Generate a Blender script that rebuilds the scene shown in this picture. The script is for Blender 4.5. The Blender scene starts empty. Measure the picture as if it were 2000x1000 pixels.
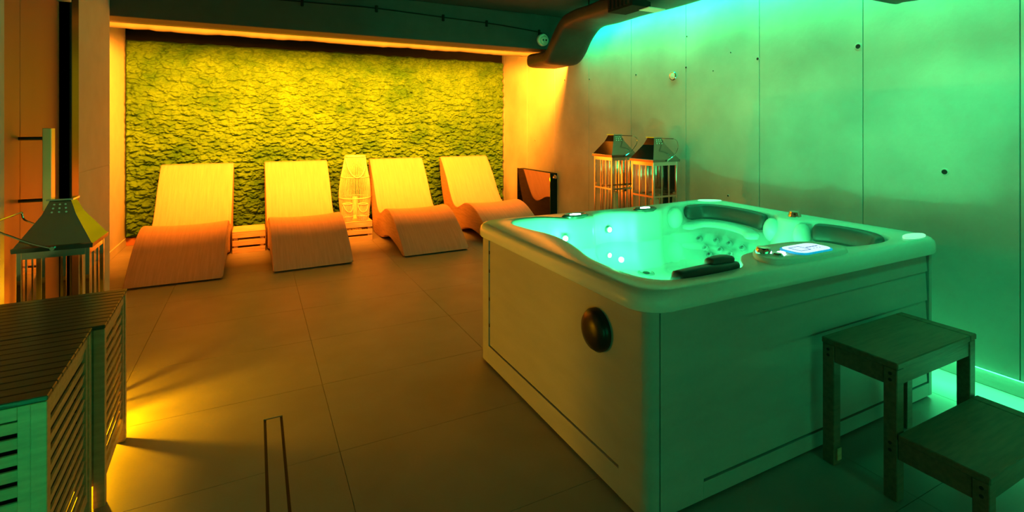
import bpy, bmesh, math, random
import numpy as np
from mathutils import Vector, Matrix, noise
random.seed(7)
PI = math.pi
SC = bpy.context.scene
COL = SC.collection

# ---------------------------------------------------------------- camera
cam_d = bpy.data.cameras.new('camera'); cam = bpy.data.objects.new('camera', cam_d); COL.objects.link(cam)
cam_d.sensor_width = 36.0; cam_d.lens = 991.0 / 2000 * 36; cam_d.shift_y = -255.0 / 2000
cam_d.clip_start = 0.05
YAW = math.atan(502 / 991.0)
cam.location = (0, 0, 1.55); cam.rotation_euler = (PI / 2, 0, -YAW)
SC.camera = cam

# ---------------------------------------------------------------- world, exposure
w = bpy.data.worlds.new('world'); SC.world = w; w.use_nodes = True
w.node_tree.nodes['Background'].inputs[0].default_value = (0.35, 0.6, 0.3, 1)
w.node_tree.nodes['Background'].inputs[1].default_value = 0.002
SC.view_settings.view_transform = 'Standard'; SC.view_settings.look = 'None'
SC.view_settings.exposure = 0.0; SC.view_settings.gamma = 1.0; SC.view_settings.use_curve_mapping = False

AMBER = (1.0, 0.245, 0.010)
GREEN = (0.0, 1.0, 0.31)
AQUA = (0.06, 1.0, 0.31)
YELLOW = (1.0, 0.42, 0.0)

def lamp(name, kind, loc, color, power, aim=None, size=None, spread=None, radius=0.03, roll=0, spot=None):
    d = bpy.data.lights.new(name, kind); o = bpy.data.objects.new(name, d); COL.objects.link(o)
    d.color = color; d.energy = power; o.location = loc
    if kind == 'AREA':
        d.shape = 'RECTANGLE'; d.size, d.size_y = size
        if spread: d.spread = math.radians(spread)
    else:
        d.shadow_soft_size = radius
    if spot:
        d.spot_size = math.radians(spot); d.spot_blend = 0.6
    if aim:
        z = -Vector(aim).normalized()
        up = Vector((1, 0, 0)) if roll == 0 else Vector((0, 1, 0))
        x = (up - up.dot(z) * z).normalized(); y = z.cross(x)
        o.rotation_euler = Matrix((x, y, z)).transposed().to_euler()
    return o

# amber LED line on the back of the beam, washing the moss wall
lamp('niche_led_light', 'AREA', (1.2, 5.93, 2.485), AMBER, 900, aim=(0, 0.95, -0.31), size=(5.28, 0.03), spread=127)
# green LED line hidden on top of the duct, washing the concrete wall
lamp('cove_led_light', 'AREA', (3.745, 2.9, 2.84), GREEN, 68, aim=(0.30, 0, -0.95), size=(5.6, 0.03), roll=1, spread=160)
# added green fill near the ceiling, out of view, brightens the concrete wall
lamp('ceiling_fill_light', 'AREA', (2.3, 0.1, 2.85), GREEN, 22, aim=(1.5, 1.7, -0.5), size=(0.3, 0.3), spread=130)
# added green fill behind the camera, for an unseen source
lamp('rear_fill_light', 'AREA', (1.6, -1.7, 0.95), GREEN, 7.5, aim=(0.0, 1.0, 0.0), size=(3.0, 1.2), spread=120)
# added low green fill behind the camera, lights the cabinet front
lamp('low_fill_light', 'AREA', (-0.85, -0.3, 0.55), GREEN, 5, aim=(0.12, 1.0, 0.05), size=(0.2, 0.3), spread=100)
# green LED line along the top of the right baseboard, washing the floor strip
lamp('baseboard_led_light', 'AREA', (3.882, 1.6, 0.12), AQUA, 15, aim=(-0.70, 0, -0.72), size=(3.2, 0.02), roll=1, spread=150)
# added yellow spot behind the cabinets, standing in for the lantern's floor glow
lamp('floor_fill_light', 'SPOT', (-0.815, 3.265, 0.15), YELLOW, 60, aim=(0.85, -0.42, -0.16), radius=0.02, spot=140)

# the lights inside the tub
lamp('tub_light_left', 'POINT', (1.68, 2.10, 0.50), AQUA, 58, radius=0.03)
lamp('tub_light_front', 'POINT', (2.30, 1.95, 0.58), AQUA, 16, radius=0.03)
lamp('tub_light_back', 'POINT', (2.35, 2.90, 0.775), AQUA, 2, radius=0.02)
lamp('tub_light_column', 'POINT', (1.80, 2.86, 0.775), AQUA, 2, radius=0.02)
lamp('tub_light_divider', 'POINT', (3.10, 2.25, 0.76), AQUA, 0.5, radius=0.02)

# ---------------------------------------------------------------- materials
def mat(name, color, rough=0.5, metal=0.0, spec=0.5, var=0.0, vscale=6.0, stretch=(1, 1, 1), bump=0.0, bscale=60.0,
        bstretch=(1, 1, 1), emit=None, estr=0.0, coat=0.0):
    m = bpy.data.materials.new(name); m.use_nodes = True
    nt = m.node_tree; b = nt.nodes['Principled BSDF']
    b.inputs['Base Color'].default_value = (*color, 1); b.inputs['Roughness'].default_value = rough
    b.inputs['Metallic'].default_value = metal; b.inputs['Specular IOR Level'].default_value = spec
    b.inputs['Coat Weight'].default_value = coat
    tc = nt.nodes.new('ShaderNodeTexCoord')
    def nz(scale, st, detail=6):
        mp = nt.nodes.new('ShaderNodeMapping'); mp.inputs['Scale'].default_value = st
        nt.links.new(tc.outputs['Object'], mp.inputs['Vector'])
        n = nt.nodes.new('ShaderNodeTexNoise'); n.inputs['Scale'].default_value = scale; n.inputs['Detail'].default_value = detail
        nt.links.new(mp.outputs[0], n.inputs['Vector']); return n
    if var > 0:
        n = nz(vscale, stretch); r = nt.nodes.new('ShaderNodeValToRGB')
        r.color_ramp.elements[0].position = 0.3; r.color_ramp.elements[1].position = 0.7
        r.color_ramp.elements[0].color = (*[c * (1 - var) for c in color], 1)
        r.color_ramp.elements[1].color = (*[min(1, c * (1 + var)) for c in color], 1)
        nt.links.new(n.outputs['Fac'], r.inputs[0]); nt.links.new(r.outputs[0], b.inputs['Base Color'])
    if bump > 0:
        n = nz(bscale, bstretch, 4); bp = nt.nodes.new('ShaderNodeBump'); bp.inputs['Strength'].default_value = bump
        bp.inputs['Distance'].default_value = 0.01
        nt.links.new(n.outputs['Fac'], bp.inputs['Height']); nt.links.new(bp.outputs[0], b.inputs['Normal'])
    if emit:
        b.inputs['Emission Color'].default_value = (*emit, 1); b.inputs['Emission Strength'].default_value = estr
    return m

M = {}
M['concrete'] = mat('concrete', (0.52, 0.51, 0.48), 0.75, var=0.22, vscale=1.5, bump=0.12, bscale=35)
M['plaster'] = mat('plaster', (0.55, 0.52, 0.48), 0.8, var=0.05, bump=0.05, bscale=120)
M['tile'] = mat('floor_tile', (0.27, 0.24, 0.21), 0.42, var=0.10, vscale=3, bump=0.04, bscale=90)
M['grout'] = mat('grout', (0.20, 0.18, 0.155), 0.9)
M['black_paint_and_shade'] = mat('black_paint_and_shade', (0.006, 0.007, 0.006), 0.85, spec=0.15, var=0.2, bump=0.1, bscale=40)  # black parts, and the painted shadow strip over the moss
M['ceiling'] = mat('ceiling_paint', (0.03, 0.03, 0.03), 0.8, var=0.2, bump=0.08, bscale=30)
M['beam'] = mat('beam_paint', (0.045, 0.045, 0.045), 0.7, var=0.12, bump=0.08, bscale=50)
M['duct'] = mat('duct_wrap', (0.03, 0.026, 0.022), 0.55, var=0.25, vscale=4, bump=0.3, bscale=14)
M['pipe'] = mat('pipe_wrap', (0.009, 0.008, 0.007), 0.8, spec=0.1, var=0.1, bump=0.25, bscale=12)
M['door'] = mat('door_laminate', (0.40, 0.15, 0.08), 0.5, var=0.08, vscale=3, stretch=(1, 1, 0.2))
M['dark_metal'] = mat('dark_metal', (0.02, 0.02, 0.02), 0.4, metal=0.6)
M['brass'] = mat('brushed_brass', (0.72, 0.56, 0.30), 0.35, metal=0.7, var=0.05)
M['steel'] = mat('polished_steel', (0.78, 0.77, 0.75), 0.10, metal=1.0)
M['moss'] = None
M['weave'] = mat('lounger_weave', (0.52, 0.27, 0.20), 0.55, var=0.10, vscale=5, stretch=(14, 0.7, 0.7), bump=0.35, bscale=30, bstretch=(9, 0.25, 0.25))
M['weave_side'] = mat('lounger_side', (0.48, 0.29, 0.16), 0.6, var=0.16, vscale=6, stretch=(1, 1.2, 12), bump=0.4, bscale=20, bstretch=(1, 1, 9))
M['pine'] = mat('pine_wood', (0.62, 0.42, 0.24), 0.55, var=0.2, vscale=4, stretch=(1.5, 9, 12), bump=0.12, bscale=20, bstretch=(1, 8, 8))
M['step_wood'] = mat('step_wood', (0.18, 0.11, 0.065), 0.5, var=0.2, vscale=6, stretch=(1.2, 10, 10), bump=0.12, bscale=18, bstretch=(1, 9, 9))
M['slat_wood'] = mat('slat_wood', (0.50, 0.32, 0.17), 0.5, var=0.16, vscale=6, stretch=(1.5, 6, 9), bump=0.1, bscale=20, bstretch=(1, 6, 8))
M['top_wood'] = mat('cabinet_top_wood', (0.08, 0.065, 0.04), 0.35, var=0.2, vscale=5, stretch=(1, 9, 9), bump=0.12, bscale=20, bstretch=(1, 8, 8))  # top wood darkened to hold down the orange bounce light
M['acrylic'] = mat('white_acrylic', (0.70, 0.74, 0.70), 0.26, spec=0.4, coat=0.0, var=0.02)
M['skirt'] = mat('skirt_panel', (0.36, 0.36, 0.34), 0.5, var=0.05, vscale=4, stretch=(1, 1, 4), bump=0.05, bscale=60)
M['skirt_dark'] = mat('skirt_shadow_gap', (0.02, 0.02, 0.02), 0.8)
M['rubber'] = mat('black_rubber', (0.010, 0.010, 0.010), 0.32, spec=0.35)
M['pillow'] = mat('pillow_foam', (0.05, 0.055, 0.055), 0.42)
M['console'] = mat('console_plastic', (0.10, 0.11, 0.11), 0.2, coat=0.3)
M['jet'] = mat('jet_plastic', (0.35, 0.38, 0.38), 0.25)
M['led_lens'] = mat('led_lens', (0.9, 0.95, 0.9), 0.3, emit=(0.55, 1.0, 0.85), estr=14)
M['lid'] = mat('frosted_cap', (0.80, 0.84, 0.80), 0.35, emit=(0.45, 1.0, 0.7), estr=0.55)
M['screen'] = mat('screen_backlight', (0.8, 0.85, 0.95), 0.2, emit=(0.72, 0.86, 1.0), estr=0.95)
M['screen_blue'] = mat('screen_ink', (0.03, 0.04, 0.5), 0.3, emit=(0.03, 0.06, 0.75), estr=0.35)
M['screen_rim'] = mat('screen_rim_glow', (0.1, 0.5, 0.9), 0.2, emit=(0.0, 0.35, 0.85), estr=0.6)
M['gloss_black'] = mat('glossy_black_glass', (0.004, 0.004, 0.004), 0.04, spec=1.0, coat=0.6)
M['white_plastic'] = mat('white_plastic', (0.75, 0.77, 0.72), 0.35)
M['hole'] = mat('tie_hole', (0.02, 0.02, 0.018), 0.9)
M['candle'] = mat('candle_wax', (0.85, 0.78, 0.62), 0.5)
M['cane'] = mat('cane', (0.72, 0.60, 0.42), 0.5, var=0.1, vscale=12)
M['rope'] = mat('rope', (0.70, 0.58, 0.42), 0.8, bump=0.3, bscale=80)
M['slot'] = mat('drain_slot', (0.008, 0.008, 0.008), 0.6)

def glass_mat(name, tint, ior, rough=0.0):
    m = bpy.data.materials.new(name); m.use_nodes = True; nt = m.node_tree
    for n in list(nt.nodes):
        if n.type != 'OUTPUT_MATERIAL': nt.nodes.remove(n)
    out = [n for n in nt.nodes if n.type == 'OUTPUT_MATERIAL'][0]
    t = nt.nodes.new('ShaderNodeBsdfTransparent'); t.inputs[0].default_value = (*tint, 1)
    g = nt.nodes.new('ShaderNodeBsdfGlossy'); g.inputs['Roughness'].default_value = rough
    f = nt.nodes.new('ShaderNodeFresnel'); f.inputs[0].default_value = ior
    x = nt.nodes.new('ShaderNodeMixShader')
    nt.links.new(f.outputs[0], x.inputs[0]); nt.links.new(t.outputs[0], x.inputs[1]); nt.links.new(g.outputs[0], x.inputs[2])
    nt.links.new(x.outputs[0], out.inputs[0])
    return m, nt, g, f
M['roof_steel'] = mat('steel_dark_reflection', (0.30, 0.30, 0.29), 0.14, metal=1.0)  # roof steel darkened to paint in a dark ceiling reflection
M['glass'] = glass_mat('lantern_glass', (0.93, 0.93, 0.91), 1.45, 0.02)[0]
wm, nt, g_, f_ = glass_mat('spa_water', (0.86, 0.97, 0.95), 1.33, 0.02)
n = nt.nodes.new('ShaderNodeTexNoise'); n.inputs['Scale'].default_value = 5; bp = nt.nodes.new('ShaderNodeBump'); bp.inputs['Strength'].default_value = 0.08
nt.links.new(n.outputs['Fac'], bp.inputs['Height']); nt.links.new(bp.outputs[0], g_.inputs['Normal']); nt.links.new(bp.outputs[0], f_.inputs['Normal'])
M['water'] = wm

mm = mat('preserved_moss', (0.12, 0.28, 0.03), 0.95, spec=0.1, bump=0.9, bscale=150)
nt = mm.node_tree; b = nt.nodes['Principled BSDF']; tc = [n for n in nt.nodes if n.type == 'TEX_COORD'][0]
n = nt.nodes.new('ShaderNodeTexNoise'); n.inputs['Scale'].default_value = 2.2; n.inputs['Detail'].default_value = 8; n.inputs['Roughness'].default_value = 0.7
r = nt.nodes.new('ShaderNodeValToRGB'); r.color_ramp.elements[0].position = 0.36; r.color_ramp.elements[1].position = 0.64
r.color_ramp.elements[0].color = (0.034, 0.125, 0.009, 1); r.color_ramp.elements[1].color = (0.10, 0.245, 0.018, 1)
nt.links.new(tc.outputs['Object'], n.inputs['Vector']); nt.links.new(n.outputs['Fac'], r.inputs[0]); nt.links.new(r.outputs[0], b.inputs['Base Color'])
M['moss'] = mm

# ---------------------------------------------------------------- helpers
class MB:
    """collects shapes, links them as ONE mesh object"""
    def __init__(self): self.bm = bmesh.new()
    def box(self, x0, x1, y0, y1, z0, z1, bev=0.0, rot=None):
        c = Vector(((x0 + x1) / 2, (y0 + y1) / 2, (z0 + z1) / 2)); s = ((x1 - x0), (y1 - y0), (z1 - z0))
        mt = Matrix.Translation(c)
        if rot is not None: mt = mt @ rot
        mt = mt @ Matrix.Diagonal((*s, 1))
        r = bmesh.ops.create_cube(self.bm, size=1, matrix=mt)
        if bev > 0:
            es = list({e for v in r['verts'] for e in v.link_edges})
            bmesh.ops.bevel(self.bm, geom=es, offset=bev, segments=1, affect='EDGES')
        return self
    def raw(self, verts, faces):
        vs = [self.bm.verts.new(v) for v in verts]
        for f in faces:
            try: self.bm.faces.new([vs[i] for i in f])
            except ValueError: pass
        return self
    def loft(self, loops, cap0=False, cap1=False, closed=True):
        n = len(loops[0]); rows = [[self.bm.verts.new(p) for p in L] for L in loops]
        for a, b_ in zip(rows[:-1], rows[1:]):
            for i in range(n if closed else n - 1):
                j = (i + 1) % n; self.bm.faces.new((a[i], a[j], b_[j], b_[i]))
        if cap0: self.bm.faces.new(list(reversed(rows[0])))
        if cap1: self.bm.faces.new(rows[-1])
        return self
    def tube(self, pts, r, n=8, caps=True):
        pts = [Vector(p) for p in pts]; loops = []
        up = None
        for i, p in enumerate(pts):
            t = (pts[min(i + 1, len(pts) - 1)] - pts[max(i - 1, 0)]).normalized()
            if up is None:
                up = Vector((0, 0, 1)) if abs(t.z) < 0.9 else Vector((1, 0, 0))
            a = (up - up.dot(t) * t).normalized(); up = a; c = t.cross(a)
            rr = r[i] if isinstance(r, (list, tuple)) else r
            loops.append([p + (a * math.cos(2 * PI * k / n) + c * math.sin(2 * PI * k / n)) * rr for k in range(n)])
        return self.loft(loops, caps, caps)
    def lathe(self, prof, c=(0, 0, 0), n=24, cap0=True, cap1=True):
        loops = [[(c[0] + r * math.cos(2 * PI * k / n), c[1] + r * math.sin(2 * PI * k / n), c[2] + z) for k in range(n)] for r, z in prof]
        return self.loft(loops, cap0, cap1)
    def disc(self, c, axis, prof, n=20):
        """lathe along an arbitrary axis: prof = [(radius, height along axis)]"""
        a = Vector(axis).normalized(); u = a.orthogonal().normalized(); v = a.cross(u); c = Vector(c)
        loops = [[c + a * h + (u * math.cos(2 * PI * k / n) + v * math.sin(2 * PI * k / n)) * r for k in range(n)] for r, h in prof]
        return self.loft(loops, True, True)
    def build(self, name, m, parent=None, smooth=False, sharp=40):
        bmesh.ops.recalc_face_normals(self.bm, faces=self.bm.faces)
        me = bpy.data.meshes.new(name); self.bm.to_mesh(me); self.bm.free()
        if smooth:
            for p in me.polygons: p.use_smooth = True
            me.set_sharp_from_angle(angle=math.radians(sharp))
        me.materials.append(m if not isinstance(m, str) else M[m])
        o = bpy.data.objects.new(name, me); COL.objects.link(o)
        if parent: o.parent = parent
        return o

def thing(name, label, cat, loc, rz=0.0, group=None):
    o = bpy.data.objects.new(name, None); COL.objects.link(o); o.empty_display_size = 0.1
    o.location = loc; o.rotation_euler = (0, 0, rz); o['label'] = label; o['category'] = cat
    if group: o['group'] = group
    return o
def tag(o, label, cat, group=None):
    o['label'] = label; o['category'] = cat
    if group: o['group'] = group
    return o
def struct(o): o['kind'] = 'structure'; return o
def shift(mb, v): bmesh.ops.translate(mb.bm, vec=v, verts=mb.bm.verts); return mb
def copy_tree(o, parent=None):
    c = o.copy(); COL.objects.link(c); c.parent = parent
    for ch in [x for x in o.children]: copy_tree(ch, c)
    return c
def smooth_path(pts, sub=6, closed=False):
    pts = [Vector(p) for p in pts]; n = len(pts); out = []
    rng = range(n) if closed else range(n - 1)
    for i in rng:
        if closed: p0, p1, p2, p3 = pts[(i - 1) % n], pts[i], pts[(i + 1) % n], pts[(i + 2) % n]
        else: p0, p1, p2, p3 = pts[max(i - 1, 0)], pts[i], pts[i + 1], pts[min(i + 2, n - 1)]
        for k in range(sub):
            t = k / sub
            out.append(0.5 * ((2 * p1) + (-p0 + p2) * t + (2 * p0 - 5 * p1 + 4 * p2 - p3) * t * t + (-p0 + 3 * p1 - 3 * p2 + p3) * t ** 3))
    if not closed: out.append(pts[-1])
    return out

# ---------------------------------------------------------------- the room
XL, XN, XR, YB, YF, ZC = -1.14, -1.49, 3.90, 8.14, -1.8, 2.96
YN = 5.56                                            # where the left wall steps back into the niche
fl = struct(MB().box(XN - 0.1, XR + 0.1, YF, YB + 0.1, -0.1, -0.006).build('floor', 'grout'))
TX, TY, X0, Y0 = 1.05, 0.70, 0.36, 2.52
DX0, DX1, DY1 = 0.046, 0.125, 2.97                   # slot drain
J = 0.0012
for i in range(-2, 4):
    for j in range(-7, 9):
        a0, a1 = X0 + i * TX + J, X0 + (i + 1) * TX - J
        b0, b1 = Y0 + j * TY + J, Y0 + (j + 1) * TY - J
        a0, a1, b0, b1 = max(a0, XN), min(a1, XR), max(b0, YF), min(b1, YB)
        if a1 - a0 < 0.02 or b1 - b0 < 0.02: continue
        mb = MB(); z0, z1 = -0.006, 0.0
        if a0 < DX0 and a1 > DX1 and b0 < DY1:
            e = 0.006
            mb.box(a0, DX0 - e, b0, b1, z0, z1); mb.box(DX1 + e, a1, b0, b1, z0, z1)
            if b1 > DY1 + e: mb.box(DX0 - e, DX1 + e, DY1 + e, b1, z0, z1)
        else: mb.box(a0, a1, b0, b1, z0, z1)
        mb.build('tile', 'tile', fl)
dr = thing('slot_drain', 'long narrow slot drain with tiled insert in the bare floor', 'drain', ((DX0 + DX1) / 2, 1.2, -0.006))
ly0, ly1 = 0.4 - 1.2, DY1 - 1.2; hw = (DX1 - DX0) / 2
MB().box(-hw - 0.005, hw + 0.005, ly0, ly1 + 0.004, 0, 0.0012).build('slot', 'slot', dr)
MB().box(-hw + 0.007, hw - 0.007, ly0, ly1 - 0.005, 0.0014, 0.006).build('tile_insert', 'tile', dr)
mb = MB(); mb.box(-hw - 0.006, -hw - 0.0035, ly0, ly1, 0, 0.0063); mb.box(hw + 0.0035, hw + 0.006, ly0, ly1, 0, 0.0063)
mb.build('frame_edge', 'dark_metal', dr)

struct(MB().box(XN - 0.1, XR + 0.1, YF, YB + 0.1, ZC, ZC + 0.1).build('ceiling', 'ceiling'))
struct(MB().box(XN - 0.1, XR + 0.1, YB, YB + 0.1, 0, ZC).build('wall_back', 'plaster'))
struct(MB().box(XN - 0.1, XR + 0.1, YF - 0.1, YF, 0, ZC).build('wall_front', 'plaster'))
# right wall: poured concrete with form joints every 0.84 m
wr = struct(MB().box(XR + 0.008, XR + 0.12, YF, YB, 0, ZC).build('wall_right', 'grout'))
js = [YF] + [2.115 + 0.84 * k for k in range(-4, 8) if YF < 2.115 + 0.84 * k < YB] + [YB]
for a, b_ in zip(js[:-1], js[1:]):
    MB().box(XR, XR + 0.02, a + 0.0025, b_ - 0.0025, 0, ZC, bev=0.002).build('concrete_panel', 'concrete', wr)
for y, z, r in [(2.147, 2.122, .016), (1.63, 1.255, .015), (2.97, 2.129, .011), (3.792, 2.137, .010), (3.25, 2.22, .006), (3.45, 2.07, .006),
             (5.46, 2.154, .009), (6.05, 2.189, .010), (4.55, 2.13, .009), (3.78, 2.45, .007), (1.15, 1.93, .010), (6.9, 1.32, .008), (3.28, 0.90, .008)]:
    mb = MB(); mb.loft([[(XR - hh, y + rr * math.cos(2 * PI * k / 18), z + rr * math.sin(2 * PI * k / 18)) for k in range(18)] for rr, hh in ((r * 1.7, 0.0), (r * 1.35, .003), (r * 1.05, .0025))])
    o = mb.build('tie_hole_lip', 'concrete', wr, True)
    mb = MB(); mb.disc((XR, y, z), (-1, 0, 0), [(r * 1.2, 0.0), (r * 1.2, 0.0012), (r * .3, 0.0008)], 18); mb.build('tie_hole', 'hole', wr)
# left wall
DA, DB, DH = 3.46, 4.50, 2.40
wl = struct(MB().box(XL - 0.1, XL, YF, DA, 0, ZC).box(XL - 0.1, XL, DA, DB, DH, ZC).box(XL - 0.1, XL, DB, YN, 0, ZC).build('wall_left', 'plaster'))
mb = MB(); mb.box(XL + 0.0, XL + 0.004, 4.665, YN - 0.001, 0.0, 1.205).box(XL + 0.0, XL + 0.004, 4.665, YN - 0.001, 1.209, ZC - .001); mb.build('wall_panel', 'plaster', wl)
struct(MB().box(XN - 0.1, XN, YN, YB, 0, ZC).box(XN - 0.1, XL - 0.1, YN - 0.1, YN, 0, ZC).build('wall_niche', 'plaster'))
struct(MB().box(XN, XN + 0.012, YN, YB, 0, 0.10, 0.003).build('baseboard_left', 'plaster'))
struct(MB().box(XR - 0.013, XR, YF, 7.98, 0, 0.092, 0.003).build('baseboard_right', 'concrete'))
# door on the left wall
d = struct(MB().box(XL - 0.095, XL - 0.055, DA + 0.004, 3.846, 0.005, DH - 0.004, 0.002).build('door_1', 'door'))
MB().box(XL - 0.095, XL - 0.055, 3.852, DB - 0.004, 0.005, DH - 0.004, 0.002).build('door_panel', 'door', d)
hb = MB().box(XL + 0.055, XL + 0.095, 3.80, 3.865, 1.06, 1.535, 0.003).build('door_handle', 'brass', d)
for z in (1.12, 1.475):
    MB().tube([(XL - 0.056, 3.83, z), (XL + 0.057, 3.83, z)], 0.010, 10).build('standoff', 'dark_metal', d)
f1 = struct(MB().box(XL - 0.1, XL + 0.012, DB, 4.655, 0, ZC, 0.003).build('trim_1', 'dark_metal'))
struct(MB().box(XL - 0.1, XL + 0.006, DA - 0.05, DA, 0, DH + 0.05, 0.002).build('trim_2', 'plaster'))
struct(MB().box(XL - 0.1, XL + 0.010, DA, DB, DH, DH + 0.045, 0.002).build('trim_3', 'plaster'))
# beam across the niche, painted shade strip over the moss, toe board under it
struct(MB().box(XN, XR, 5.60, 5.86, 2.52, ZC, 0.006).build('trim_4', 'beam'))
struct(MB().box(XN, XR, 8.085, YB, 2.62, ZC, 0.004).build('shade_strip', 'black_paint_and_shade'))
struct(MB().box(XN, XR, 8.06, YB, 0.0, 0.10, 0.003).build('trim_6', 'door'))

# ---------------------------------------------------------------- moss wall
def vnoise(u, v, seed):
    rng = np.random.RandomState(seed); G = rng.rand(512, 512)
    iu = np.floor(u).astype(int); iv = np.floor(v).astype(int); fu = u - iu; fv = v - iv
    fu = fu * fu * (3 - 2 * fu); fv = fv * fv * (3 - 2 * fv)
    g = lambda a, b: G[a % 512, b % 512]
    return (g(iu, iv) * (1 - fu) + g(iu + 1, iv) * fu) * (1 - fv) + (g(iu, iv + 1) * (1 - fu) + g(iu + 1, iv + 1) * fu) * fv
NX, NZ = 860, 460
xs = np.linspace(XN + 0.004, XR - 0.004, NX); zs = np.linspace(0.11, 2.66, NZ)
X, Z = np.meshgrid(xs, zs, indexing='ij')
def worley(u, v, seed):
    rng = np.random.RandomState(seed); J1 = rng.rand(256, 256); J2 = rng.rand(256, 256); J3 = rng.rand(256, 256)
    iu = np.floor(u).astype(int); iv = np.floor(v).astype(int); best = np.full(u.shape, 9.0); hh = np.zeros(u.shape)
    for a in (-1, 0, 1):
        for b_ in (-1, 0, 1):
            p, q = (iu + a) % 256, (iv + b_) % 256
            d_ = (u - (iu + a) - J1[p, q]) ** 2 + (v - (iv + b_) - J2[p, q]) ** 2
            m_ = d_ < best; best = np.where(m_, d_, best); hh = np.where(m_, J3[p, q], hh)
    return np.sqrt(best), hh
wx = X + 0.035 * (vnoise(X * 14, Z * 14, 1) - .5); wz = Z + 0.03 * (vnoise(X * 14, Z * 14, 2) - .5)
f1, r1 = worley(wx / .115, wz / .060, 3); f2, r2 = worley(wx / .055, wz / .032, 4)
h = (0.50 * np.clip(1 - f1 * 1.05, 0, 1) ** .8 + .22 * r1 + 0.34 * np.clip(1 - f2 * 1.05, 0, 1) ** .8 + .14 * r2 + 0.10 * vnoise(wx * 60, wz * 80, 5) + 0.18 * vnoise(wx * 2.2, wz * 2.6, 6))
h = np.clip(h / 1.25, 0, 1) ** 1.1
edge = np.minimum(1, np.minimum(np.minimum(X - xs[0], xs[-1] - X), np.minimum(Z - zs[0], zs[-1] - Z)) / 0.03 + 0.15)
Yv = 8.09 - 0.145 * h * edge
Zv = Z - 0.022 * (h - .5) * edge + 0.02 * (vnoise(X * 9, Z * 0 + 3, 8) - .5) * (edge < 0.99)
co = np.stack([X, Yv, Zv], -1).reshape(-1, 3)
ii = np.arange(NX * NZ).reshape(NX, NZ)
fc = np.stack([ii[:-1, :-1], ii[1:, :-1], ii[1:, 1:], ii[:-1, 1:]], -1).reshape(-1, 4)
me = bpy.data.meshes.new('moss_wall'); me.vertices.add(len(co)); me.vertices.foreach_set('co', co.astype(np.float32).ravel())
me.loops.add(fc.size); me.loops.foreach_set('vertex_index', fc.astype(np.int32).ravel())
me.polygons.add(len(fc)); me.polygons.foreach_set('loop_start', np.arange(0, fc.size, 4, dtype=np.int32))
me.update(calc_edges=True); me.validate(); me.shade_smooth()
me.materials.append(M['moss'])
mo = bpy.data.objects.new('moss_wall', me); COL.objects.link(mo); mo['kind'] = 'stuff'
mo['label'] = 'yellow-green preserved moss covering the back wall behind the loungers'; mo['category'] = 'moss'

# ---------------------------------------------------------------- ducts and things on the beam
def wob(v, k=0.01): return k * noise.noise(Vector(v) * 5.0)
path = [(-1.75, 2.41), (1.45, 2.41), (1.75, 2.44), (2.05, 2.74), (2.3, 2.785), (3.2, 2.775), (4.2, 2.785), (4.85, 2.785), (5.10, 2.70), (5.36, 2.43), (5.55, 2.405), (5.865, 2.405)]
pp = smooth_path([(0, a, b_) for a, b_ in path], 6)
loops = []
for i, p in enumerate(pp):
    t = (pp[min(i + 1, len(pp) - 1)] - pp[max(i - 1, 0)]).normalized(); up = Vector((0, -t.z, t.y))
    L = []
    for k in range(28):
        a = 2 * PI * k / 28; c, s = math.cos(a), math.sin(a)
        ex = 0.5
        dx = 0.255 * math.copysign(abs(c) ** ex, c); dz = 0.092 * math.copysign(abs(s) ** ex, s)
        q = Vector((3.45 + dx, p.y, p.z)) + up * dz
        wv = wob((q.x * .6, q.y, q.z), 0.012); q += up * wv; q.x += wob((q.y, q.z, 2), 0.008)
        L.append(q)
    loops.append(L)
o0 = Vector((3.4, 2.2, 2.3))
du = thing('insulated_duct', 'wide dark wrapped air duct running along the top of the concrete wall', 'duct', o0)
shift(MB().loft(loops, True, True), -o0).build('duct_body', 'duct', du, True, 60)
for y in (2.7, 3.3, 4.3, 4.7):
    for x in (3.35, 3.55): shift(MB().tube([(x, y, 2.86), (x, y, ZC)], .006, 8), -o0).build('hanger_rod', 'dark_metal', du)
vt = shift(MB().box(3.06, 3.28, 3.62, 3.98, 2.645, 2.95, 0.004), -o0).build('outlet_box', 'black_paint_and_shade', du)
for k in range(6):
    y = 3.65 + k * 0.058
    shift(MB().box(3.052, 3.06, y, y + 0.03, 2.67, 2.93), -o0).build('grille_slat', 'dark_metal', vt)
shift(MB().box(3.24, 3.44, 3.60, 3.74, 2.636, 2.646, 0.002), -o0).build('flange_plate', 'white_plastic', vt)

lo = []
for i in range(81):
    x = XN + 0.01 + (3.35 - XN) * i / 80
    r = 0.096 + 0.010 * math.sin(x * 7 + math.sin(x * 3)) * 0.5 + wob((x * 2, 1, 1), 0.012)
    lo.append([(x, 6.10 + r * math.cos(2 * PI * k / 20), 2.584 + r * math.sin(2 * PI * k / 20)) for k in range(20)])
tag(MB().loft(lo, True, True).build('wrapped_pipe', 'pipe', None, True), 'wrapped round pipe lit orange behind the beam above the loungers', 'pipe')

ld = thing('led_profile', 'slim dark light strip fixed on the back edge of the beam', 'light', (1.2, 5.88, 2.522))
MB().box(-2.65, 2.65, -0.018, 0.075, 0.0, 0.010, 0.002).build('channel', 'dark_metal', ld)

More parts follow.
